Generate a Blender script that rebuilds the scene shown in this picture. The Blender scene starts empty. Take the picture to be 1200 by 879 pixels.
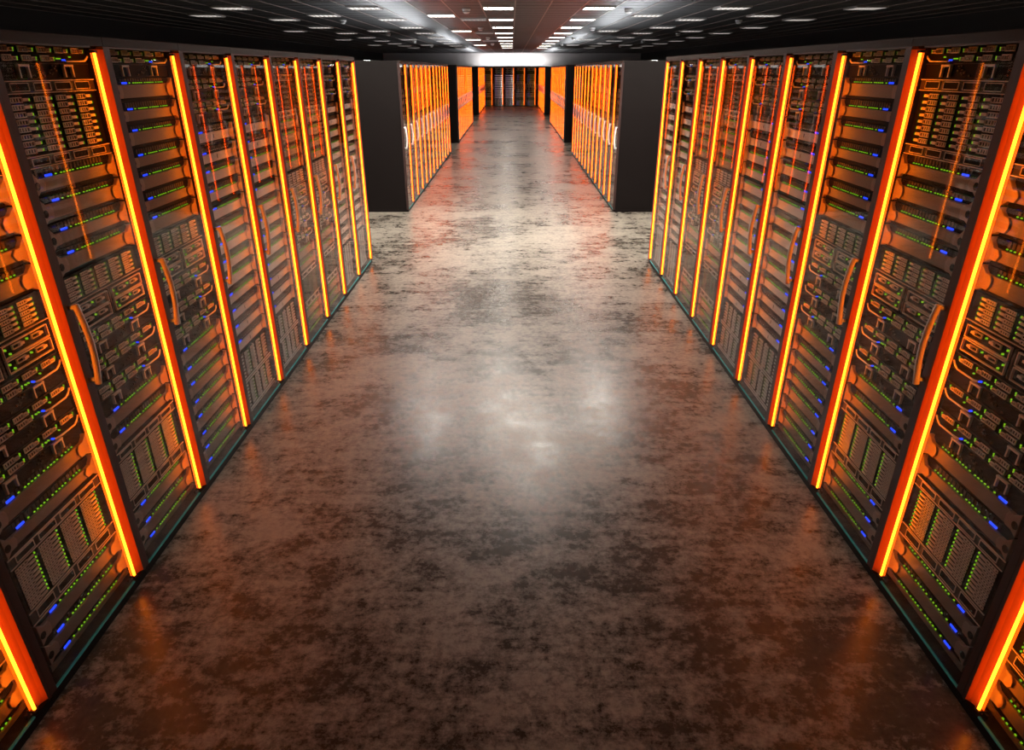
import bpy, math, random
from mathutils import Vector

# ------------------------------------------------------------------ camera, world, exposure
sc = bpy.context.scene
COL = sc.collection
CAM_H = 1.88
cam_d = bpy.data.cameras.new('camera')
cam_d.sensor_fit = 'HORIZONTAL'
cam_d.sensor_width = 36.0
cam_d.lens = 765.56 / 1200 * 36.0
cam_d.clip_start = 0.02
cam = bpy.data.objects.new('camera', cam_d)
COL.objects.link(cam)
cam.location = (0, 0, CAM_H)
cam.rotation_euler = (math.radians(90 - 25.087), 0, 0)
sc.camera = cam

world = bpy.data.worlds.new('world')
sc.world = world
world.use_nodes = True
world.node_tree.nodes['Background'].inputs[0].default_value = (0, 0, 0, 1)
world.node_tree.nodes['Background'].inputs[1].default_value = 0.0

sc.view_settings.view_transform = 'Standard'
sc.view_settings.look = 'None'
sc.view_settings.gamma = 1.0
sc.view_settings.use_curve_mapping = False
sc.view_settings.exposure = 0.0
sc.cycles.max_bounces = 8
sc.cycles.diffuse_bounces = 3
sc.cycles.glossy_bounces = 4
sc.cycles.transparent_max_bounces = 12
sc.cycles.sample_clamp_indirect = 3.0
sc.cycles.use_denoising = True

STRIP_COL, STRIP_L = (1.0, 0.21, 0.007), 9.0     # orange LED tube
LAMP_COL = (1.0, 0.91, 0.80)
LAMP_L_NEAR, LAMP_L, LAMP_L_DIM = 98.0, 24.0, 1.6                     # panel lights over the aisle / dimmed outer ones
UP_L, UP_L_END = 32.0, 50.0                        # uplights on top of the cabinet rows

# ------------------------------------------------------------------ layout
XL, XR = -1.520, 1.486           # door planes of the two rows
PITCH = 0.6
Y_STRIP0 = 2.0134                # strip of cabinet k = 0
U_STRIP = 0.535
RACK_H = 1.985
CEIL = 2.69
TILE = 0.4805
TX0 = 0.045                      # a longitudinal ceiling seam
TY0 = 10.03                      # a transverse ceiling seam
Y_END = 39.6
HALL_X = 7.25

# ------------------------------------------------------------------ materials
M = {}

def nodes_of(name):
    m = bpy.data.materials.new(name)
    m.use_nodes = True
    nt = m.node_tree
    nt.nodes.clear()
    out = nt.nodes.new('ShaderNodeOutputMaterial')
    M[name] = m
    return m, nt, out

def lk(nt, a, b):
    nt.links.new(a, b)

def metal(name, col, rough=0.45, metallic=0.0, grain=0.15, scale=60.0, stretch=(1, 1, 1), spec=0.5):
    """painted or bare metal with a fine procedural grain"""
    m, nt, out = nodes_of(name)
    p = nt.nodes.new('ShaderNodeBsdfPrincipled')
    tc = nt.nodes.new('ShaderNodeTexCoord')
    mp = nt.nodes.new('ShaderNodeMapping')
    mp.inputs['Scale'].default_value = stretch
    nz = nt.nodes.new('ShaderNodeTexNoise')
    nz.inputs['Scale'].default_value = scale
    nz.inputs['Detail'].default_value = 3
    mx = nt.nodes.new('ShaderNodeMix')
    mx.data_type = 'RGBA'
    a = tuple(c * (1 - grain) for c in col) + (1,)
    b = tuple(min(1, c * (1 + grain)) for c in col) + (1,)
    mx.inputs[6].default_value = a
    mx.inputs[7].default_value = b
    lk(nt, tc.outputs['Object'], mp.inputs['Vector'])
    lk(nt, mp.outputs['Vector'], nz.inputs['Vector'])
    lk(nt, nz.outputs['Fac'], mx.inputs[0])
    lk(nt, mx.outputs[2], p.inputs['Base Color'])
    p.inputs['Roughness'].default_value = rough
    p.inputs['Metallic'].default_value = metallic
    p.inputs['Specular IOR Level'].default_value = spec
    lk(nt, p.outputs[0], out.inputs[0])
    return m

def emit(name, col, strength, sample=True):
    m, nt, out = nodes_of(name)
    e = nt.nodes.new('ShaderNodeEmission')
    e.inputs[0].default_value = tuple(col) + (1,)
    e.inputs[1].default_value = strength
    lk(nt, e.outputs[0], out.inputs[0])
    m.cycles.emission_sampling = 'FRONT' if sample else 'NONE'
    return m

metal('cabinet_black', (0.007, 0.0045, 0.0045), 0.5, spec=0.2)
metal('cabinet_inside', (0.008, 0.007, 0.007), 0.7, spec=0.1)
metal('header_paint', (0.034, 0.025, 0.022), 0.55, spec=0.2)
metal('stile_paint', (0.055, 0.030, 0.027), 0.38, spec=0.35)
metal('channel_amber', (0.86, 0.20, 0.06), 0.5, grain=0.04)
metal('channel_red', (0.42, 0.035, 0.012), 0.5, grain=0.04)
metal('chassis_black', (0.008, 0.007, 0.007), 0.65, spec=0.08)
metal('vent_black', (0.02, 0.018, 0.018), 0.55)
metal('bezel_bronze', (0.22, 0.18, 0.158), 0.45, 0.25, 0.12, 40, (1, 1, 9))
metal('ear_bronze', (0.34, 0.27, 0.235), 0.45, 0.25, 0.08, 40)
metal('bezel_silver', (0.80, 0.77, 0.77), 0.42, 0.2, 0.08, 40, (1, 1, 9))
metal('ear_silver', (0.88, 0.85, 0.85), 0.42, 0.15, 0.06, 40)
metal('steel', (0.88, 0.77, 0.70), 0.42, 0.15, 0.10, 80)
metal('steel_dark', (0.055, 0.045, 0.04), 0.5, 0.1, 0.15, 80, spec=0.25)
metal('handle_metal', (0.95, 0.93, 0.93), 0.4, 0.0, 0.05, 80)
metal('glass_edge_teal', (0.08, 0.60, 0.64), 0.25, 0.0, 0.2, 30)
metal('ceiling_tile', (0.085, 0.084, 0.085), 0.50, 0.25, 0.10, 25, (1, 6, 1))
metal('ceiling_rail', (0.30, 0.24, 0.22), 0.4, 0.3)
metal('ceiling_void', (0.01, 0.01, 0.01), 0.8)
metal('wall_dark', (0.03, 0.028, 0.028), 0.8)
metal('wall_white', (0.80, 0.78, 0.77), 0.7, 0.0, 0.04, 3)
metal('lamp_frame', (0.45, 0.44, 0.43), 0.4)
metal('detector_white', (0.80, 0.79, 0.78), 0.4, grain=0.03)
metal('detector_dark', (0.08, 0.08, 0.08), 0.4)
metal('skirting', (0.05, 0.045, 0.045), 0.5)
emit('strip_orange', STRIP_COL, STRIP_L)
emit('added_fill', STRIP_COL, 26.0)  # added tubes hidden behind the channels, only to brighten the equipment
emit('added_fill_soft', STRIP_COL, 9.0)
emit('added_fill_white', (0.95, 0.97, 1.0), 90.0)  # added hidden tubes that brighten the end row's equipment
emit('added_fill_orange', (1.0, 0.28, 0.03), 80.0)  # orange version of the end row's added tubes
emit('strip_back', (1.0, 0.095, 0.004), 13.0)
emit('lamp_white', LAMP_COL, LAMP_L)
emit('lamp_near', LAMP_COL, LAMP_L_NEAR)
emit('lamp_dim', (1.0, 0.93, 0.86), LAMP_L_DIM)
emit('lamp_off', (1.0, 0.93, 0.9), 0.42, False)
emit('uplight', (0.93, 0.96, 1.0), UP_L)
emit('uplight_end', (1.0, 0.97, 0.97), UP_L_END)
emit('bar_white', (1.0, 0.9, 0.85), 1.6)
emit('strip_dim', STRIP_COL, 3.5)
emit('led_green', (0.42, 1.0, 0.02), 0.5, False)
emit('led_blue', (0.02, 0.06, 1.0), 1.5, False)
emit('led_violet', (0.32, 0.08, 1.0), 0.9, False)

def glass_material():
    m, nt, out = nodes_of('door_glass')
    tr = nt.nodes.new('ShaderNodeBsdfTransparent')
    tr.inputs[0].default_value = (0.97, 0.985, 0.98, 1)
    gl = nt.nodes.new('ShaderNodeBsdfGlossy')
    gl.inputs['Roughness'].default_value = 0.015
    lw = nt.nodes.new('ShaderNodeLayerWeight')       # Schlick reflectance, the same from both sides of the thin pane
    lw.inputs[0].default_value = 0.5
    pw = nt.nodes.new('ShaderNodeMath'); pw.operation = 'POWER'; pw.inputs[1].default_value = 5.0
    fr = nt.nodes.new('ShaderNodeMath'); fr.operation = 'MULTIPLY_ADD'
    fr.inputs[1].default_value = 0.96; fr.inputs[2].default_value = 0.04
    lk(nt, lw.outputs['Facing'], pw.inputs[0])
    lk(nt, pw.outputs[0], fr.inputs[0])
    mx = nt.nodes.new('ShaderNodeMixShader')
    lk(nt, fr.outputs[0], mx.inputs[0])
    lk(nt, tr.outputs[0], mx.inputs[1])
    lk(nt, gl.outputs[0], mx.inputs[2])
    lk(nt, mx.outputs[0], out.inputs[0])
glass_material()

def floor_material():
    m, nt, out = nodes_of('polished_concrete')
    p = nt.nodes.new('ShaderNodeBsdfPrincipled')
    tc = nt.nodes.new('ShaderNodeTexCoord')
    def noise(scale, detail, rough, stretch=(1, 1, 1), dist=0.0, off=(0, 0, 0)):
        mp = nt.nodes.new('ShaderNodeMapping')
        mp.inputs['Scale'].default_value = stretch
        mp.inputs['Location'].default_value = off
        n = nt.nodes.new('ShaderNodeTexNoise')
        n.inputs['Scale'].default_value = scale
        n.inputs['Detail'].default_value = detail
        n.inputs['Roughness'].default_value = rough
        n.inputs['Distortion'].default_value = dist
        lk(nt, tc.outputs['Object'], mp.inputs['Vector'])
        lk(nt, mp.outputs['Vector'], n.inputs['Vector'])
        return n
    def ramp(src, stops):
        r = nt.nodes.new('ShaderNodeValToRGB')
        els = r.color_ramp.elements
        while len(els) < len(stops):
            els.new(0.5)
        for e, (pos, c) in zip(els, stops):
            e.position = pos
            e.color = tuple(c) + (1,) if len(c) == 3 else c
        lk(nt, src, r.inputs[0])
        return r
    def mix(kind, fac, a, b):
        x = nt.nodes.new('ShaderNodeMix')
        x.data_type = 'RGBA'
        x.blend_type = kind
        if isinstance(fac, float):
            x.inputs[0].default_value = fac
        else:
            lk(nt, fac, x.inputs[0])
        for sock, v in ((x.inputs[6], a), (x.inputs[7], b)):
            if isinstance(v, tuple):
                sock.default_value = v
            else:
                lk(nt, v, sock)
        return x.outputs[2]
    big = noise(0.9, 5, 0.6, (0.9, 1.1, 1), 0.3)
    patch = noise(5.5, 12, 0.80, (1.0, 1.15, 1), 0.15, (3, 7, 0))
    fine = noise(26, 10, 0.78, (1.0, 1.05, 1), 0.0, (1, 2, 0))
    streak = noise(3.0, 7, 0.70, (0.6, 5.0, 1), 0.1, (9, 1, 0))
    # worn plaster-like film over darker concrete: the film's edge follows a rough noise
    def math2(op, a, b):
        n = nt.nodes.new('ShaderNodeMath'); n.operation = op
        for sock, v in ((n.inputs[0], a), (n.inputs[1], b)):
            if isinstance(v, float):
                sock.default_value = v
            else:
                lk(nt, v, sock)
        return n.outputs[0]
    cover = math2('ADD', math2('MULTIPLY', patch.outputs['Fac'], 0.62), math2('MULTIPLY', fine.outputs['Fac'], 0.30))
    cover = math2('ADD', cover, math2('MULTIPLY', streak.outputs['Fac'], 0.22))
    cover = math2('ADD', cover, math2('MULTIPLY', big.outputs['Fac'], 0.40))
    film = ramp(cover, [(0.725, (0, 0, 0)), (0.77, (0.45, 0.45, 0.45)), (0.825, (1, 1, 1))])
    dark = ramp(fine.outputs['Fac'], [(0.36, (0.055, 0.045, 0.036)), (0.62, (0.125, 0.105, 0.085))])
    light = ramp(fine.outputs['Fac'], [(0.32, (0.22, 0.195, 0.16)), (0.50, (0.37, 0.333, 0.28)), (0.68, (0.52, 0.475, 0.405))])
    c = mix('MIX', film.outputs[0], dark.outputs[0], light.outputs[0])
    lk(nt, c, p.inputs['Base Color'])
    rr = ramp(cover, [(0.72, (0.26, 0.26, 0.26)), (0.82, (0.39, 0.39, 0.39))])
    lk(nt, rr.outputs[0], p.inputs['Roughness'])
    sl = ramp(cover, [(0.72, (0.65, 0.65, 0.65)), (0.82, (0.75, 0.75, 0.75))])
    lk(nt, sl.outputs[0], p.inputs['Specular IOR Level'])
    bp = nt.nodes.new('ShaderNodeBump')
    bp.inputs['Strength'].default_value = 0.10
    bp.inputs['Distance'].default_value = 0.004
    lk(nt, fine.outputs['Fac'], bp.inputs['Height'])
    lk(nt, bp.outputs[0], p.inputs['Normal'])
    lk(nt, p.outputs[0], out.inputs[0])
floor_material()

# ------------------------------------------------------------------ mesh helpers
# rack space: u runs along the row away from the camera, d out into the aisle, z up.
class MB:
    def __init__(self):
        self.v, self.f, self.m = [], [], []
    def face(self, idx, mat=0):
        self.f.append(tuple(idx)); self.m.append(mat)
    def box(self, u0, u1, d0, d1, z0, z1, mat=0):
        n = len(self.v)
        self.v += [(d, u, z) for z in (z0, z1) for u in (u0, u1) for d in (d0, d1)]
        # index = 4*z + 2*u + d
        for q in ((0, 2, 3, 1), (4, 5, 7, 6), (0, 1, 5, 4), (2, 6, 7, 3), (0, 4, 6, 2), (1, 3, 7, 5)):
            self.face([n + i for i in q], mat)
        return self
    def prism(self, poly, d0, d1, mat=0, bevel=0.0):
        """poly: (u, z) points counter-clockwise seen from the aisle side (u right, z up)"""
        n = len(self.v); k = len(poly)
        cu = sum(p[0] for p in poly) / k; cz = sum(p[1] for p in poly) / k
        rings = [(d0, 0.0)]
        if bevel:
            rings += [(d1 - bevel, 0.0), (d1, bevel)]
        else:
            rings += [(d1, 0.0)]
        for d, ins in rings:
            for (u, z) in poly:
                L = math.hypot(u - cu, z - cz) or 1
                self.v.append((d, u - (u - cu) / L * ins, z - (z - cz) / L * ins))
        for r in range(len(rings) - 1):
            a = n + r * k; b = a + k
            for i in range(k):
                j = (i + 1) % k
                self.face((a + i, a + j, b + j, b + i), mat)
        top = n + (len(rings) - 1) * k
        self.face([top + i for i in range(k)], mat)
        return self
    def ring(self, u0, u1, z0, z1, t, d0, d1, mat=0):
        self.box(u0, u1, d0, d1, z0, z0 + t, mat)
        self.box(u0, u1, d0, d1, z1 - t, z1, mat)
        self.box(u0, u0 + t, d0, d1, z0 + t, z1 - t, mat)
        self.box(u1 - t, u1, d0, d1, z0 + t, z1 - t, mat)
        return self
    def disc(self, u, z, r, d, mat=0, n=10):
        k = len(self.v)
        for i in range(n):
            a = 2 * math.pi * i / n
            self.v.append((d, u + r * math.cos(a), z + r * math.sin(a)))
        self.face([k + i for i in range(n)], mat)
        return self
    def tube(self, pts, r, n=8, mat=0, caps=True):
        """round bar through (d, u, z) points"""
        k0 = len(self.v); P = [Vector(p) for p in pts]
        for i, p in enumerate(P):
            t = (P[min(i + 1, len(P) - 1)] - P[max(i - 1, 0)]).normalized()
            ref = Vector((0, 1, 0)) if abs(t.y) < 0.9 else Vector((1, 0, 0))
            a = t.cross(ref).normalized(); b = t.cross(a)
            for j in range(n):
                w = 2 * math.pi * (j + 0.5) / n
                self.v.append(tuple(p + a * (r * math.cos(w)) + b * (r * math.sin(w))))
        for i in range(len(P) - 1):
            for j in range(n):
                j2 = (j + 1) % n; a = k0 + i * n
                self.face((a + j, a + j2, a + n + j2, a + n + j), mat)
        if caps:
            self.face([k0 + j for j in range(n)][::-1], mat)
            self.face([k0 + (len(P) - 1) * n + j for j in range(n)], mat)
        return self
    def profile(self, pts, z0, z1, mat=0):
        """open or closed (u, d) profile swept along z"""
        n = len(self.v); k = len(pts)
        for z in (z0, z1):
            for (u, d) in pts:
                self.v.append((d, u, z))
        for i in range(k - 1):
            self.face((n + i, n + i + 1, n + k + i + 1, n + k + i), mat)
        return self
    def lathe(self, prof, n=16, mat=0):
        k = len(self.v)
        for (r, z) in prof:
            for i in range(n):
                a = 2 * math.pi * i / n
                self.v.append((r * math.cos(a), r * math.sin(a), z))
        for q in range(len(prof) - 1):
            for i in range(n):
                j = (i + 1) % n
                self.face((k + q * n + i, k + q * n + j, k + (q + 1) * n + j, k + (q + 1) * n + i), mat)
        return self
    def mesh(self, name, mats, s=1, smooth=False):
        me = bpy.data.meshes.new(name)
        vs = self.v if s == 1 else [(-x, y, z) for x, y, z in self.v]
        fs = self.f if s == 1 else [tuple(reversed(q)) for q in self.f]
        me.from_pydata(vs, [], fs)
        for mm in mats:
            me.materials.append(M[mm])
        me.polygons.foreach_set('material_index', self.m)
        if smooth:
            me.polygons.foreach_set('use_smooth', [True] * len(fs))
        me.update()
        return me

def link(name, data, parent=None, loc=(0, 0, 0)):
    o = bpy.data.objects.new(name, data)
    COL.objects.link(o)
    o.location = loc
    if parent is not None:
        o.parent = parent
    return o

def tag(o, label, cat, group=None):
    o['label'] = label
    o['category'] = cat
    if group:
        o['group'] = group
    return o

def structure(o):
    o['kind'] = 'structure'
    return o

# a prototype is a list of parts: (name, mesh-builder, materials, location, sub-parts)
def part(name, mb, mats, loc=(0, 0, 0), subs=(), smooth=False, stuff=False, label=None):
    return dict(name=name, mb=mb, mats=mats, loc=loc, subs=list(subs), smooth=smooth, stuff=stuff, label=label, cache={})

def part_mesh(p, s):
    src = p.get('share', p)
    if s not in src['cache']:
        src['cache'][s] = src['mb'].mesh(src['name'], src['mats'], s, src['smooth'])
    return src['cache'][s]

def shared(p, loc):
    q = dict(p); q['loc'] = loc; q['share'] = p.get('share', p)
    return q

def spawn(parts, s, parent):
    for p in parts:
        l = p['loc']
        o = link(p['name'], part_mesh(p, s), parent, (l[0] * s, l[1], l[2]))
        if p['stuff']:
            o['kind'] = 'stuff'
        if p['label']:
            o['label'] = p['label']
        spawn(p['subs'], s, o)

# ------------------------------------------------------------------ equipment prototypes (0.48 m wide, front at d = 0)
W = 0.48
GREEN_U = [0.135] + [0.165 + 0.0165 * i for i in range(5)] + [0.258] + [0.278 + 0.0165 * i for i in range(4)] + [0.353, 0.374, 0.391, 0.408]

def make_bezel(h, ct, silver=False, lights=True):
    cb = min(0.018, ct * 0.58)
    ch = MB().box(0.012, W - 0.012, -0.42, -0.008, 0.001, h - 0.001)
    for i in range(18):                                     # vent slots of the dark lozenge
        u = 0.07 + i * 0.0195
        ch.box(u, u + 0.012, -0.008, -0.0065, h - ct + 0.011, max(h - 0.003, h - ct + 0.014), 1)
    pc = MB()
    pc.prism([(0.05, cb), (W - 0.05, cb), (W - 0.05, h - ct), (0.05, h - ct)], -0.019, 0.0, 0, 0.0025)
    e1 = MB().prism([(0.0, 0.002), (0.024, cb), (0.05, cb), (0.058, cb + 0.016), (0.058, h - ct - 0.014), (0.05, h - ct),
                     (0.028, h - ct + 0.001), (0.0, h - 0.002)], -0.019, 0.006, 0, 0.002)
    e1.disc(0.014, h * 0.42, min(0.0135, h * 0.3), 0.0066, 1)
    e2 = MB().prism([(W, h - 0.002), (W - 0.028, h - ct + 0.001), (W - 0.05, h - ct), (W - 0.062, h - ct - 0.014), (W - 0.062, cb + 0.016),
                     (W - 0.05, cb), (W - 0.024, cb), (W, 0.002)], -0.019, 0.006, 0, 0.002)
    z = h - ct + 0.003
    disp = MB().box(0.082, 0.116, -0.008, -0.004, z, z + 0.0068)
    b, e = ('bezel_silver', 'ear_silver') if silver else ('bezel_bronze', 'ear_bronze')
    parts = [part('chassis', ch, ['chassis_black', 'steel_dark']), part('bezel', pc, [b]),
             part('mounting_ear', e1, [e, 'chassis_black']), part('mounting_ear', e2, [e]),
             part('status_display', disp, ['led_blue'], label='small glowing blue display')]
    if lights is None:                                      # low unit cut by the plinth
        g = MB()
        for u in GREEN_U:
            g.box(u, u + 0.0062, -0.008, -0.0045, h - 0.0085, h - 0.0047)
        return [part('chassis', MB().box(0.012, W - 0.012, -0.42, -0.008, 0.001, h - 0.001), ['chassis_black']),
                part('bezel', MB().prism([(0.0, 0.001), (W, 0.001), (W, h - 0.002), (W - 0.03, h - 0.010), (0.03, h - 0.010), (0.0, h - 0.002)], -0.019, 0.0), [b]),
                part('status_display', MB().box(0.082, 0.116, -0.008, -0.004, h - 0.0095, h - 0.003), ['led_blue'], label='small glowing blue display'),
                part('indicator_row', g, ['led_green'], stuff=True)]
    if silver:
        v = MB().box(0.066, 0.073, -0.008, -0.004, z - 0.001, z + 0.006)
        parts.append(part('power_light', v, ['led_violet']))
    if lights:
        g = MB()
        for u in GREEN_U:
            g.box(u, u + 0.0062, -0.008, -0.0045, z + 0.0012, z + 0.0050)
        parts.append(part('indicator_row', g, ['led_green'], stuff=True))
    else:
        g = MB()
        rnd = random.Random(5)
        for i in range(11):
            u = 0.13 + 0.026 * i
            zz = z + 0.004 + 0.006 * rnd.random()
            g.box(u, u + 0.006, -0.008, -0.005, zz, zz + 0.003)
        parts.append(part('vent_rivets', g, ['steel'], stuff=True))
        lab = MB().box(0.225, 0.231, -0.001, 0.0012, 0.03, 0.05)
        parts.append(part('bezel_latch', lab, ['steel_dark']))
    return parts

def module_mesh(w=0.062, h=0.0175):
    m = MB()
    m.box(0, w, -0.02, 0.0, 0, h, 1)
    t = 0.0028
    m.ring(0, w * 0.70, 0, h, t, 0.0, 0.004, 0)
    m.ring(w * 0.70, w, 0.0015, h * 0.72, t, 0.0, 0.006, 0)
    for i in range(3):
        u = w * (0.17 + 0.17 * i)
        m.box(u, u + w * 0.05, 0.0, 0.003, h * 0.25, h * 0.75, 0)
    return m
MODULE = part('port_module', module_mesh(), ['steel', 'chassis_black'])
BRACKET = MB()
BRACKET.box(0, 0.052, -0.004, 0.007, 0.033, 0.040)
BRACKET.box(0, 0.0060, -0.004, 0.005, 0.0, 0.033)
BRACKET.box(0.0460, 0.052, -0.004, 0.005, 0.0, 0.033)
BRACKET = part('pull_bracket', BRACKET, ['steel'])

def make_module_server(h=0.106):
    ch = MB().box(0.004, W - 0.004, -0.42, -0.004, 0.001, h - 0.001, 0)
    ch.box(0.004, W - 0.004, -0.004, 0.001, 0.0475, 0.0492, 1)
    ch.box(0.004, W - 0.004, -0.004, 0.001, h - 0.0035, h - 0.0018, 1)
    rnd = random.Random(2)
    for i in range(12):                                     # small latches and vents around the fan bay
        u = 0.205 + 0.075 * rnd.random(); z = 0.008 + 0.032 * rnd.random()
        ch.box(u, u + 0.008, -0.004, 0.001, z, z + 0.004, 1)
    parts = [part('chassis', ch, ['chassis_black', 'steel_dark'])]
    g = MB()
    for r, us in ((0.081, (0.022, 0.113, 0.204, 0.295, 0.386)), (0.0555, (0.030, 0.121, 0.212))):
        for u in us:
            parts.append(shared(MODULE, (0, u, r)))
            g.box(u + 0.0715, u + 0.0745, -0.004, 0.0, r + 0.002, r + 0.0068)
            g.box(u + 0.0730, u + 0.0760, -0.004, 0.0, r + 0.0086, r + 0.0130)
    g.box(0.300, 0.305, -0.004, 0.002, 0.062, 0.066)
    g.box(0.313, 0.318, -0.004, 0.002, 0.062, 0.066)
    g.box(0.372, 0.377, -0.004, 0.002, 0.068, 0.072)
    parts.append(part('indicator_row', g, ['led_green'], stuff=True))
    b = MB().box(0.330, 0.336, -0.004, 0.006, 0.0575, 0.0625)
    parts.append(part('power_light', b, ['led_blue']))
    arm = MB().tube([(0.004, 0.338, 0.0565), (0.010, 0.36, 0.0565), (0.012, 0.435, 0.0575), (0.010, 0.455, 0.066), (0.002, 0.476, 0.073)], 0.0032, 6)
    parts.append(part('cable_arm', arm, ['steel']))
    parts.append(shared(BRACKET, (0, 0.088, 0.006)))
    parts.append(shared(BRACKET, (0, 0.318, 0.006)))
    return parts

def carrier_mesh(w, h):
    m = MB()
    m.box(0, w, -0.02, 0.0, 0, h, 1)
    t = 0.0023
    m.ring(0, w * 0.66, 0, h, t, 0.0, 0.0035, 0)
    m.box(w * 0.66, w, 0.0, 0.005, h * 0.22, h * 0.80, 0)
    for i in range(3):
        u = w * (0.13 + 0.16 * i)
        m.box(u, u + w * 0.05, 0.0, 0.0025, h * 0.2, h * 0.8, 0)
    return m

def slot_panel_mesh(h, n=4):
    m = MB().box(0, W, -0.02, 0.0, 0, h, 0)
    m.box(0, W, 0.0, 0.0035, h - 0.0035, h - 0.0008, 1)
    m.box(0, W, 0.0, 0.0035, 0.0008, 0.003, 1)
    for i in range(n):
        u = 0.03 + (W - 0.04) / n * i
        m.ring(u, u + W / n - 0.034, h * 0.2, h * 0.82, 0.0022, 0.0, 0.003, 1)
        m.box(u + 0.002, u + W / n - 0.036, 0.0, 0.0008, h * 0.22, h * 0.8, 2)
    return m

def make_array(h, rows, cols, top, bot, joined, rails=False, cell=0.76, dim=False):
    """drive shelf: carriers in rows and columns, slotted panels above and below"""
    ch = MB().box(0.002, W - 0.002, -0.42, -0.004, 0.001, h - 0.001, 0)
    parts = [part('chassis', ch, ['chassis_black'])]
    if top:
        parts.append(part('slotted_panel', slot_panel_mesh(top), ['steel_dark', 'steel', 'chassis_black'], (0, 0, h - top)))
    if bot:
        parts.append(part('slotted_panel', slot_panel_mesh(bot), ['steel_dark', 'steel', 'chassis_black'], (0, 0, 0.0)))
    z0 = bot + 0.005; z1 = h - top - 0.005
    if rails:
        r = MB()
        r.box(0.01, W - 0.01, 0.0, 0.006, 0.004, 0.009).box(0.01, W - 0.01, 0.0, 0.006, 0.020, 0.025)
        r.box(0.235, 0.246, -0.004, 0.003, 0.012, h - 0.004)
        parts.append(part('shelf_rail', r, ['ear_silver']))
        z0 = 0.032
    ph = (z1 - z0) / rows
    pw = (W - 0.03) / cols
    cw = pw * cell; chh = ph * 0.72
    cm = carrier_mesh(cw, chh)
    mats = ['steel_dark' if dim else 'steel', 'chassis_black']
    if rails:
        mats = ['ear_silver', 'chassis_black']
    carrier = part('drive_carrier', cm, mats)
    g = MB(); bank = MB()
    for i in range(rows):
        for j in range(cols):
            u = 0.012 + pw * j; z = z0 + ph * i + ph * 0.14
            if joined:
                n = len(bank.v)
                bank.v += [(a, b + u, c + z) for a, b, c in cm.v]
                bank.f += [tuple(q + n for q in f) for f in cm.f]
                bank.m += cm.m
            else:
                parts.append(shared(carrier, (0, u, z)))
            if not rails or j % 2:
                g.box(u + cw + pw * 0.08, u + cw + pw * 0.08 + 0.0036, -0.004, 0.0, z + chh * 0.2, z + chh * 0.7)
    if joined:
        parts.append(part('drive_bank', bank, mats, stuff=True))
    parts.append(part('indicator_columns', g, ['led_green'], stuff=True))
    return parts

def make_twin(h=0.10):
    ch = MB().box(0.004, W - 0.004, -0.42, -0.006, 0.001, h - 0.001, 0)
    ch.box(0.232, 0.238, -0.006, 0.004, 0.002, h - 0.002, 1)
    nm = MB()
    nm.box(0, 0.21, -0.02, -0.002, 0, 0.044, 1)
    nm.ring(0, 0.21, 0, 0.044, 0.0032, -0.002, 0.006, 0)
    for u in (0.045, 0.135):
        nm.ring(u, u + 0.042, 0.018, 0.033, 0.0022, -0.002, 0.004, 0)
        nm.box(u + 0.030, u + 0.050, -0.002, 0.006, 0.021, 0.029, 0)
    for u, z in ((0.012, 0.026), (0.028, 0.008), (0.112, 0.026)):
        nm.box(u, u + 0.0055, -0.002, 0.004, z, z + 0.0055, 2)
    node = part('blade_node', nm, ['steel', 'chassis_black', 'led_green'])
    parts = [part('chassis', ch, ['chassis_black', 'steel_dark'])]
    for u in (0.012, 0.252):
        for z in (0.004, 0.052):
            parts.append(shared(node, (0, u, z)))
    return parts

PROTO = {
    'bezel_a': make_bezel(0.0885, 0.025), 'bezel_b': make_bezel(0.0885, 0.033),
    'silver_a': make_bezel(0.092, 0.030, True), 'silver_b': make_bezel(0.092, 0.034, True),
    'silver_plain': make_bezel(0.0925, 0.034, True, False),
    'bezel_low': make_bezel(0.028, 0.010, False, None),
    'module': make_module_server(0.106),
    'array_top': make_array(0.262, 8, 4, 0.040, 0.038, False, cell=0.72),
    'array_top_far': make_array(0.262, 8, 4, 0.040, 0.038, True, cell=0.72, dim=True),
    'array_mid': make_array(0.098, 5, 5, 0.0, 0.004, False, cell=0.70),
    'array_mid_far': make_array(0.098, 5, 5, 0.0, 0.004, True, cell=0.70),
    'array_low': make_array(0.268, 10, 4, 0.040, 0.052, False, cell=0.74),
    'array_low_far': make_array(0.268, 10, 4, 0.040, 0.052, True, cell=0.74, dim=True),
    'array_silver': make_array(0.183, 7, 5, 0.0, 0.0, True, rails=True, cell=0.66),
    'twin': make_twin(0.10),
}
NOUN = {
    'bezel': 'bronze bezel server with blue display', 'silver': 'silver bezel server with blue display', 'module': 'black server with port modules and brackets',
    'array_top': 'upper drive array with green lights', 'array_mid': 'short five-row drive array', 'array_low': 'lower drive array with slotted panels',
    'bezel_low': 'lowest half-hidden bronze server just above the plinth', 'array_silver': 'drive array with pale rails', 'twin': 'server of four framed blade nodes',
}

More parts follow.
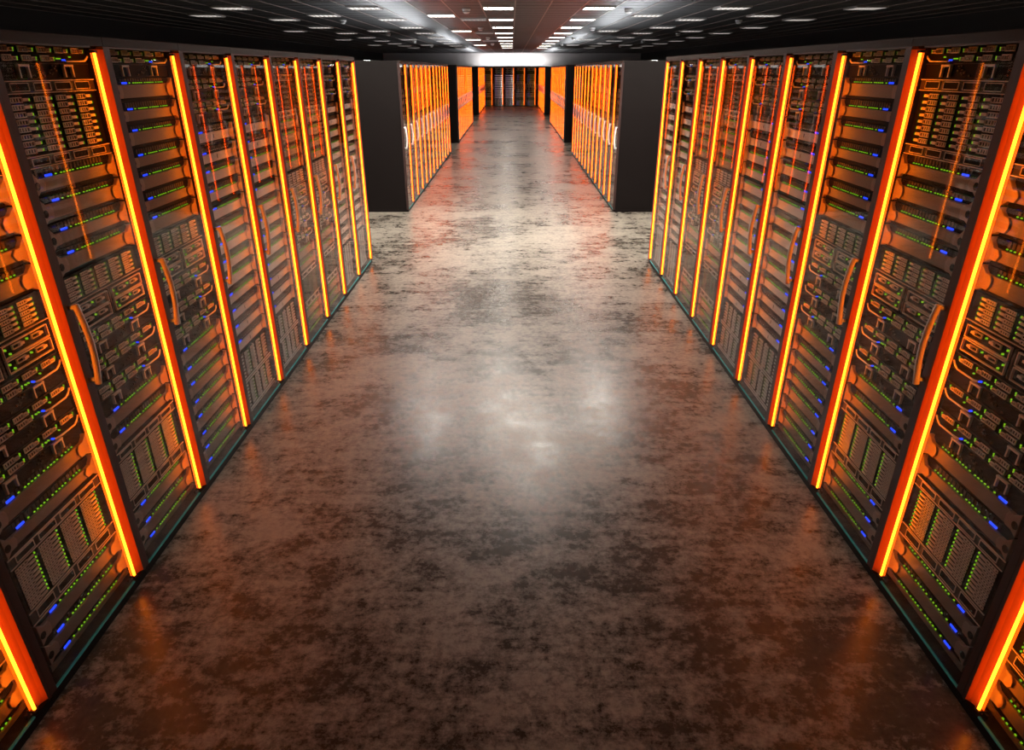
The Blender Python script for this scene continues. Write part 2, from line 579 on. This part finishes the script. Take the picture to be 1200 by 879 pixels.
def contents(kind, near):
    """list of (prototype, z of its base), bottom to top order not needed"""
    L = []
    f = '' if near else '_far'
    if kind in 'AB':
        L.append(('module', 1.8485))
        if kind == 'A':
            L.append(('array_top' + f, 1.586))
            zs = [1.4965, 1.4070, 1.3165, 1.2265]
        else:
            zs = [1.7595, 1.6705, 1.5815, 1.4925, 1.4035, 1.3150, 1.2260]
        for i, z in enumerate(zs):
            L.append((('bezel_b', 'bezel_a')[i % 2] if kind == 'A' else ('bezel_a', 'bezel_b')[i % 2], z))
        L += [('array_mid' + f, 1.127), ('twin', 1.0205), ('module', 0.9045), ('module', 0.7975), ('module', 0.6905)]
        if kind == 'A':
            L += [('bezel_a', 0.601), ('bezel_b', 0.512), ('array_low' + f, 0.243), ('bezel_a', 0.154), ('bezel_a', 0.065)]
        else:
            L += [(('bezel_a', 'bezel_b')[i % 2], 0.601 - 0.0893 * i) for i in range(7)]
        L.append(('bezel_low', 0.0355))
    else:
        L += [('module', 1.845), ('module', 1.737), ('module', 1.630)]
        L += [('silver_plain', 1.527), ('silver_plain', 1.427)]
        for i in range(8):
            L.append((('silver_a', 'silver_b')[i % 2], 1.3345 - 0.0926 * i))
        for q in range(3):
            L.append(('silver_plain', 0.584 - 0.0932 * q + 0.008))
        L += [('array_silver', 0.2195), ('array_silver', 0.0355)]
    return L

# ------------------------------------------------------------------ cabinet prototype
def cabinet_parts(light='strip_orange', topbar=None, tube_r=0.0050, fill='added_fill', channel='channel_amber'):
    D = 1.06
    body = MB()
    body.box(0.001, 0.599, -D, -0.004, 1.957, RACK_H, 0)           # roof with the header band
    body.box(0.001, 0.599, -D, 0.020, 0.0, 0.0335, 0)              # plinth
    body.box(0.001, 0.013, -D, -0.006, 0.034, 1.957, 0)
    body.box(0.587, 0.599, -D, -0.006, 0.034, 1.957, 0)
    body.box(0.013, 0.587, -D, -D + 0.012, 0.034, 1.957, 1)
    parts = [part('body', body, ['cabinet_black', 'cabinet_inside'])]
    parts.append(part('header', MB().box(0.001, 0.599, -0.004, 0.022, 1.956, RACK_H), ['header_paint']))
    for u in (0.074, 0.5745):
        parts.append(part('mounting_rail', MB().box(u, u + 0.012, -0.10, -0.052, 0.036, 1.955), ['cabinet_inside']))
    # the glazed door
    dm = MB()
    dm.box(0.003, 0.031, -0.005, 0.024, 0.036, 1.955)
    dm.prism([(0.031, 1.949), (0.515, 1.949), (0.515, 1.955), (0.031, 1.955)], -0.005, 0.022)
    pane = MB().box(0.031, 0.5250, 0.016, 0.0205, 0.040, 1.949)
    edge = MB().box(0.031, 0.5250, 0.0150, 0.0225, 0.0335, 0.0395)
    hd = MB()
    hd.tube([(0.022, 0.018, 1.150), (0.044, 0.018, 1.150)], 0.008, 8)
    hd.tube([(0.022, 0.018, 0.882), (0.044, 0.018, 0.882)], 0.008, 8)
    pts = []
    for i in range(9):
        t = i / 8
        pts.append((0.046 + 0.016 * math.sin(math.pi * t), 0.018, 0.865 + 0.295 * t))
    hd.tube(pts, 0.0110, 8)
    parts.append(part('door', dm, ['stile_paint'], subs=[
        part('glass_pane', pane, ['door_glass']),
        part('glass_edge', edge, ['glass_edge_teal'], label='teal lower edge of the glass'),
        part('handle', hd, ['handle_metal'], smooth=True, label='pale curved metal handle')]))
    # the light strip: concave channel, lit tube, end caps
    chn = MB()
    chn.profile([(0.5265, 0.010), (0.545, 0.010), (0.560, 0.012), (0.574, 0.018), (0.582, 0.025), (0.585, 0.027)], 0.044, 1.945)
    st = MB().profile([(0.585, 0.027), (0.5985, 0.027), (0.5985, -0.004)], 0.036, 1.955)
    st.box(0.518, 0.5985, -0.004, 0.004, 0.036, 0.050)
    tube = MB().tube([(0.020, U_STRIP, 0.060), (0.020, U_STRIP, 1.933)], tube_r, 6)
    caps = MB()
    caps.box(U_STRIP - 0.009, U_STRIP + 0.009, 0.0, 0.027, 0.0, 0.008)
    cap = part('end_cap', caps, ['stile_paint'], (0, 0, 0.052))
    subs = [part('led_tube', tube, [light], smooth=True, label='glowing orange tube'),
            cap, shared(cap, (0, 0, 1.933))]
    if fill:                                               # hidden tube added behind the channel to brighten the equipment
        it = MB().tube([(0.0062, 0.553, 0.060), (0.0062, 0.553, 1.933)], 0.0028, 5)
        subs.append(part('added_fill_tube', it, [fill]))
    parts.append(part('light_strip', chn, [channel], subs=subs))
    parts.append(part('corner_stile', st, ['stile_paint']))
    if topbar:
        b = MB().box(0.05, 0.50, -0.03, -0.018, 1.905, 1.938)
        parts.append(part('top_light', b, [topbar], label='light bar behind the top of the glass'))
    return parts

CAB_FRONT = {'A': cabinet_parts(), 'C': cabinet_parts(fill='added_fill_soft')}
CAB_FRONT['B'] = CAB_FRONT['A']
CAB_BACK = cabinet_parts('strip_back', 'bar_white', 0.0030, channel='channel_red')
CAB_END = {'A': cabinet_parts('strip_dim', fill='added_fill_orange'), 'C': cabinet_parts('strip_dim', fill='added_fill_white')}

def stack_part(kind):
    """all equipment of a far cabinet as one piece of geometry"""
    mb = MB(); names = []
    def add(p, off):
        src = p.get('share', p)
        l = p['loc']; o = (off[0] + l[0], off[1] + l[1], off[2] + l[2])
        n = len(mb.v)
        mb.v.extend((a + o[0], b + o[1], c + o[2]) for a, b, c in src['mb'].v)
        mb.f.extend(tuple(q + n for q in f) for f in src['mb'].f)
        for mi in src['mb'].m:
            nm = src['mats'][mi]
            if nm not in names:
                names.append(nm)
            mb.m.append(names.index(nm))
        for c in p['subs']:
            add(c, o)
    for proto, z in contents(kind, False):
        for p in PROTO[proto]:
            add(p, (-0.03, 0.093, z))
    return part('server_stack', mb, names, stuff=True)
STACK = {k: stack_part(k) for k in 'AC'}

# ------------------------------------------------------------------ the hall
def slab(name, x0, x1, y0, y1, z0, z1, mat, parent=None):
    mb = MB().box(y0, y1, x0, x1, z0, z1)
    return link(name, mb.mesh(name, [mat]), parent)

Y_BACK, Y_WALL = -3.5, Y_END + 1.30
floor = structure(slab('floor', -HALL_X, HALL_X, Y_BACK, Y_WALL, -0.15, 0.0, 'polished_concrete'))
ceiling = structure(slab('ceiling', -HALL_X, HALL_X, Y_BACK, Y_WALL, CEIL + 0.02, CEIL + 0.16, 'ceiling_void'))
structure(slab('wall_left', -HALL_X - 0.15, -HALL_X, Y_BACK, Y_WALL, 0.0, CEIL + 0.16, 'wall_dark'))
structure(slab('wall_right', HALL_X, HALL_X + 0.15, Y_BACK, Y_WALL, 0.0, CEIL + 0.16, 'wall_dark'))
structure(slab('wall_back', -HALL_X - 0.15, HALL_X + 0.15, Y_WALL, Y_WALL + 0.15, 0.0, CEIL + 0.16, 'wall_white'))
structure(slab('wall_front', -HALL_X - 0.15, HALL_X + 0.15, Y_BACK - 0.15, Y_BACK, 0.0, CEIL + 0.16, 'wall_dark'))

# lights sit in the tile grid: (column, first y, period, kind)
lamps = {}
def lamp_cells(j, y0, per, kind, y_to):
    y = y0
    n = 0
    while y < y_to:
        i = round((y - TY0) / TILE - 0.5)
        lamps[(j, i)] = (kind, n)
        y += per; n += 1
for j in (-1, 2):
    lamp_cells(j, 10.75, 2.4025, 'lamp_white', 31)
lamp_cells(-3, 12.2, 4.805, 'lamp_white', 31)
lamp_cells(-2, 13.16, 4.805, 'lamp_off', 24)
for j in (-5, -9, 6, 10):
    lamp_cells(j, 10.75, 2.4025, 'lamp_dim', 31)
for j in (-7, -11, 4, 8):
    lamp_cells(j, 12.2, 4.805, 'lamp_dim', 31)
for (j, y) in ((-1, 8.35), (2, 8.35), (6, 8.35), (-5, 8.35), (-5, 5.95), (-7, 5.95), (-3, 8.35), (0, 7.4), (4, 8.35), (4, 5.95)):
    lamps[(j, round((y - TY0) / TILE - 0.5))] = ('lamp_near', -1)

# ceiling tiles: single ones where they show largest, the rest joined
J0, J1 = -15, 14
I0 = int(math.floor((Y_BACK - TY0) / TILE)) + 1
I1 = int(math.floor((Y_WALL - TY0) / TILE)) - 1
def tile_box(mb, u0, u1, d0, d1, z0, z1):
    mb.box(u0, u1, d0, d1, z0, z1, 1)
    mb.m[-6] = 0                                            # pale underside, black edges in the joints
    return mb
tile_mb = tile_box(MB(), 0.014, TILE - 0.014, 0.006, TILE - 0.006, 0.0, 0.02)
tile_me = tile_mb.mesh('ceiling_tile', ['ceiling_tile', 'ceiling_void'])
rest = MB()
single = []
for i in range(I0, I1 + 1):
    for j in range(J0, J1 + 1):
        if (j, i) in lamps:
            continue
        x = TX0 + TILE * j; y = TY0 + TILE * i
        if 0 <= i and -11 <= j <= 11:
            single.append((y + 0.25 * abs(x), x, y))
single.sort()
keep = set((x, y) for _, x, y in single[:296])
for i in range(I0, I1 + 1):
    for j in range(J0, J1 + 1):
        if (j, i) in lamps:
            continue
        x = TX0 + TILE * j; y = TY0 + TILE * i
        if (x, y) in keep:
            link('ceiling_tile', tile_me, ceiling, (x, y, CEIL))
        else:
            tile_box(rest, y + 0.014, y + TILE - 0.014, x + 0.006, x + TILE - 0.006, CEIL, CEIL + 0.02)
o = link('ceiling_tiles', rest.mesh('ceiling_tiles', ['ceiling_tile', 'ceiling_void']), ceiling)
o['kind'] = 'stuff'
for j in range(J0, J1 + 2):
    x = TX0 + TILE * j
    link('ceiling_rail', MB().box(Y_BACK, Y_WALL, x - 0.010, x + 0.010, CEIL - 0.006, CEIL + 0.01).mesh('ceiling_rail', ['ceiling_rail']), ceiling)

# panel lights
frame_mb = MB()
t = 0.016
frame_mb.box(0.03, 0.03 + t, 0.015, TILE - 0.015, -0.024, 0.011)
frame_mb.box(TILE - 0.03 - t, TILE - 0.03, 0.015, TILE - 0.015, -0.024, 0.011)
frame_mb.box(0.03 + t, TILE - 0.03 - t, 0.015, 0.015 + t, -0.024, 0.011)
frame_mb.box(0.03 + t, TILE - 0.03 - t, TILE - 0.015 - t, TILE - 0.015, -0.024, 0.011)
for q in range(1, 6):
    x = 0.015 + (TILE - 0.03) / 6 * q
    frame_mb.box(0.03 + t, TILE - 0.03 - t, x - 0.004, x + 0.004, -0.024, 0.008)
frame_me = frame_mb.mesh('lamp_frame', ['lamp_frame'])
diff = {k: MB().box(0.046, TILE - 0.046, 0.031, TILE - 0.031, -0.014, 0.008).mesh('diffuser', [k]) for k in ('lamp_white', 'lamp_near', 'lamp_dim', 'lamp_off')}
COLNAME = {-1: 'centre column', -2: 'column just left of the centre column', 0: 'column just right of the centre column', -4: 'column between the left columns', 2: 'first bright column right of centre', -3: 'first bright column left of centre',
           4: 'second column right of centre', 6: 'third column right of centre', 8: 'fourth column right of centre', 10: 'fifth column right of centre',
           -5: 'second column left of centre', -7: 'third column left of centre', -9: 'fourth column left of centre', -11: 'fifth column left of centre'}
ORD = ['nearest', 'second', 'third', 'fourth', 'fifth', 'sixth', 'seventh', 'eighth', 'ninth', 'tenth', 'eleventh', 'twelfth', 'thirteenth', 'fourteenth']
hidden = 0
for (j, i), (kind, n) in sorted(lamps.items()):
    r = link('ceiling_light', None, None, (TX0 + TILE * j, TY0 + TILE * i, CEIL))
    r.empty_display_size = 0.1
    look = {'lamp_white': 'bright white', 'lamp_near': 'bright white', 'lamp_dim': 'dimmed white', 'lamp_off': 'faint grey'}[kind]
    if n < 0:
        hidden += 1
        lab = 'bright ceiling light %s metres before the camera, %s' % ({12: 'six', 9: 'six', -4: 'eight', -9: 'six'}.get(i, 'eight' if TY0 + TILE * i > 7 else 'six'), COLNAME[j])
    else:
        lab = '%s ceiling light, %s in the %s' % (look, ('nearest' if n == 0 else ORD[n] + ' nearest'), COLNAME[j])
    tag(r, lab, 'ceiling light', 'panel lights in the ceiling' if n >= 0 else 'panel lights above the near aisle')
    link('lamp_frame', frame_me, r)
    link('diffuser', diff[kind], r)

# smoke detectors
det_base = MB().lathe([(0.0, 0.0), (0.062, 0.0), (0.062, -0.018), (0.055, -0.024)], 18).mesh('detector_base', ['detector_white'], 1, True)
det_dome = MB().lathe([(0.055, -0.024), (0.050, -0.046), (0.034, -0.062), (0.0, -0.066)], 18).mesh('detector_dome', ['detector_white'], 1, True)
det_ring = MB().lathe([(0.0535, -0.030), (0.0555, -0.034), (0.0515, -0.040)], 18).mesh('detector_slots', ['detector_dark'], 1, True)
for j, y0, nm in ((-2, 11.05, 'left of the centre lights'), (3, 11.05, 'right of the centre lights'), (-7, 13.5, 'over the left cabinets'), (8, 13.5, 'over the right cabinets')):
    for n in range(4):
        y = y0 + 4.805 * n
        r = link('smoke_detector', None, None, (TX0 + TILE * (j + 0.5), y, CEIL))
        tag(r, 'white domed smoke detector, %s in the line %s' % ('nearest' if n == 0 else ORD[n] + ' nearest', nm), 'smoke detector', 'smoke detectors on the ceiling')
        link('detector_base', det_base, r); link('detector_dome', det_dome, r); link('detector_slots', det_ring, r)

# ------------------------------------------------------------------ cabinets of the two front rows with their servers
KINDS = {-1: 'A', 0: 'A', 1: 'A', 2: 'B', 3: 'C', 4: 'C', 5: 'A', 6: 'A', 7: 'C', 8: 'C'}
CABNAME = {-1: 'nearest', 0: 'second-nearest', 1: 'third-nearest', 2: 'fourth-nearest', 3: 'fifth-nearest', 4: 'sixth-nearest',
           5: 'fourth-farthest', 6: 'third-farthest', 7: 'second-farthest', 8: 'farthest'}
NTH = ['top', 'second', 'third', 'fourth', 'fifth', 'sixth', 'seventh', 'eighth', 'ninth', 'tenth', 'eleventh', 'twelfth', 'thirteenth', 'fourteenth', 'fifteenth', 'sixteenth']

def family(p):
    if p == 'bezel_low': return 'bezel_low'
    if p.startswith('bezel'): return 'bezel'
    if p.startswith('silver'): return 'silver'
    return p.replace('_far', '')

for s, X, side in ((1, XL, 'left'), (-1, XR, 'right')):
    for k, kind in KINDS.items():
        ys = Y_STRIP0 + PITCH * k - U_STRIP
        c = link('server_cabinet', None, None, (X, ys, 0))
        extra = {'A': 'bronze servers and drive arrays', 'B': 'mostly bronze servers', 'C': 'silver servers'}[kind]
        tag(c, 'glass-doored black cabinet of %s, %s in the %s front row' % (extra, CABNAME[k], side), 'server cabinet', 'cabinets of the front rows')
        spawn(CAB_FRONT[kind], s, c)
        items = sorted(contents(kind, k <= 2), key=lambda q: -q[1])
        seen = {}
        total = {}
        for p, z in items:
            total[family(p)] = total.get(family(p), 0) + 1
        for p, z in items:
            fam = family(p)
            n = seen.get(fam, 0); seen[fam] = n + 1
            r = link({'bezel': 'bezel_server', 'silver': 'bezel_server', 'bezel_low': 'bezel_server', 'module': 'module_server', 'twin': 'blade_server'}.get(fam, 'drive_array'),
                     None, None, (X - 0.030 * s, ys + 0.093, z))
            where = '%s %s cabinet' % (CABNAME[k], side)
            if total[fam] == 1:
                lab = '%s in the %s' % (NOUN[fam], where)
            elif n == 0:
                lab = '%s, topmost in the %s' % (NOUN[fam], where)
            else:
                lab = '%s, %s from top in the %s' % (NOUN[fam], NTH[n], where)
            tag(r, lab, 'drive array' if fam.startswith('array') else 'server', 'rack servers behind the glass doors')
            spawn(PROTO[p], s, r)

# ------------------------------------------------------------------ the rows behind the cross aisles
BLOCKS = ((9.60, 12, 'second'), (19.50, 12, 'third'), (31.9, 12, 'fourth'))
PATTERN = 'AACCAACCAACC'
for s, X, side in ((1, XL, 'left'), (-1, XR, 'right')):
    for yb, n, nm in BLOCKS:
        for q in range(n):
            c = link('server_cabinet', None, None, (X, yb + PITCH * q, 0))
            tag(c, 'orange-lit server cabinet, %s from the near end of the %s %s row' % ('first' if q == 0 else ORD[q], side, nm), 'server cabinet', 'cabinets of the rows beyond')
            spawn(CAB_BACK, s, c)
            spawn([STACK[PATTERN[q]]], s, c)
        # uplight trough lying on the roofs
        xo = X - s * 0.50
        u = link('uplight_trough', None, None, (xo, yb + 0.5, RACK_H))
        L = PITCH * n - 0.8
        hb = MB().box(0, L, -0.05, 0.05, 0.0, 0.003).box(0, L, -0.05, -0.044, 0.003, 0.009).box(0, L, 0.044, 0.05, 0.003, 0.009)
        link('trough', hb.mesh('trough', ['lamp_frame']), u)
        link('diffuser', MB().box(0.01, L - 0.01, -0.04, 0.04, 0.003, 0.006).mesh('diffuser', ['uplight']), u)
        tag(u, 'white uplight trough on top of the %s %s cabinet row' % (side, nm), 'uplight', 'uplights on the cabinet rows')

# ------------------------------------------------------------------ the row across the end of the aisle
ENDK = 'AACCAAA'
x = -1.06 - 1.2
for q in range(7):
    c = link('server_cabinet', None, None, (x + PITCH * q, Y_END, 0))
    c.rotation_euler = (0, 0, -math.pi / 2)
    tag(c, '%s cabinet facing the aisle, %s from left in the end row' % ('white-lit' if ENDK[q] == 'C' else 'orange-lit', 'first' if q == 0 else ORD[q]), 'server cabinet', 'cabinets of the end row')
    spawn(CAB_END[ENDK[q]], 1, c)
    spawn([STACK[ENDK[q]]], 1, c)
u = link('uplight_trough', None, None, (0, Y_END + 0.75, RACK_H))
hb = MB().box(-0.05, 0.05, -2.0, 2.0, 0.0, 0.012).box(-0.05, -0.044, -2.0, 2.0, 0.012, 0.05)
link('trough', hb.mesh('trough', ['lamp_frame']), u)
link('diffuser', MB().box(-0.04, 0.04, -1.99, 1.99, 0.012, 0.03).mesh('diffuser', ['uplight_end']), u)
tag(u, 'white uplight trough on top of the end cabinet row', 'uplight', 'uplights on the cabinet rows')
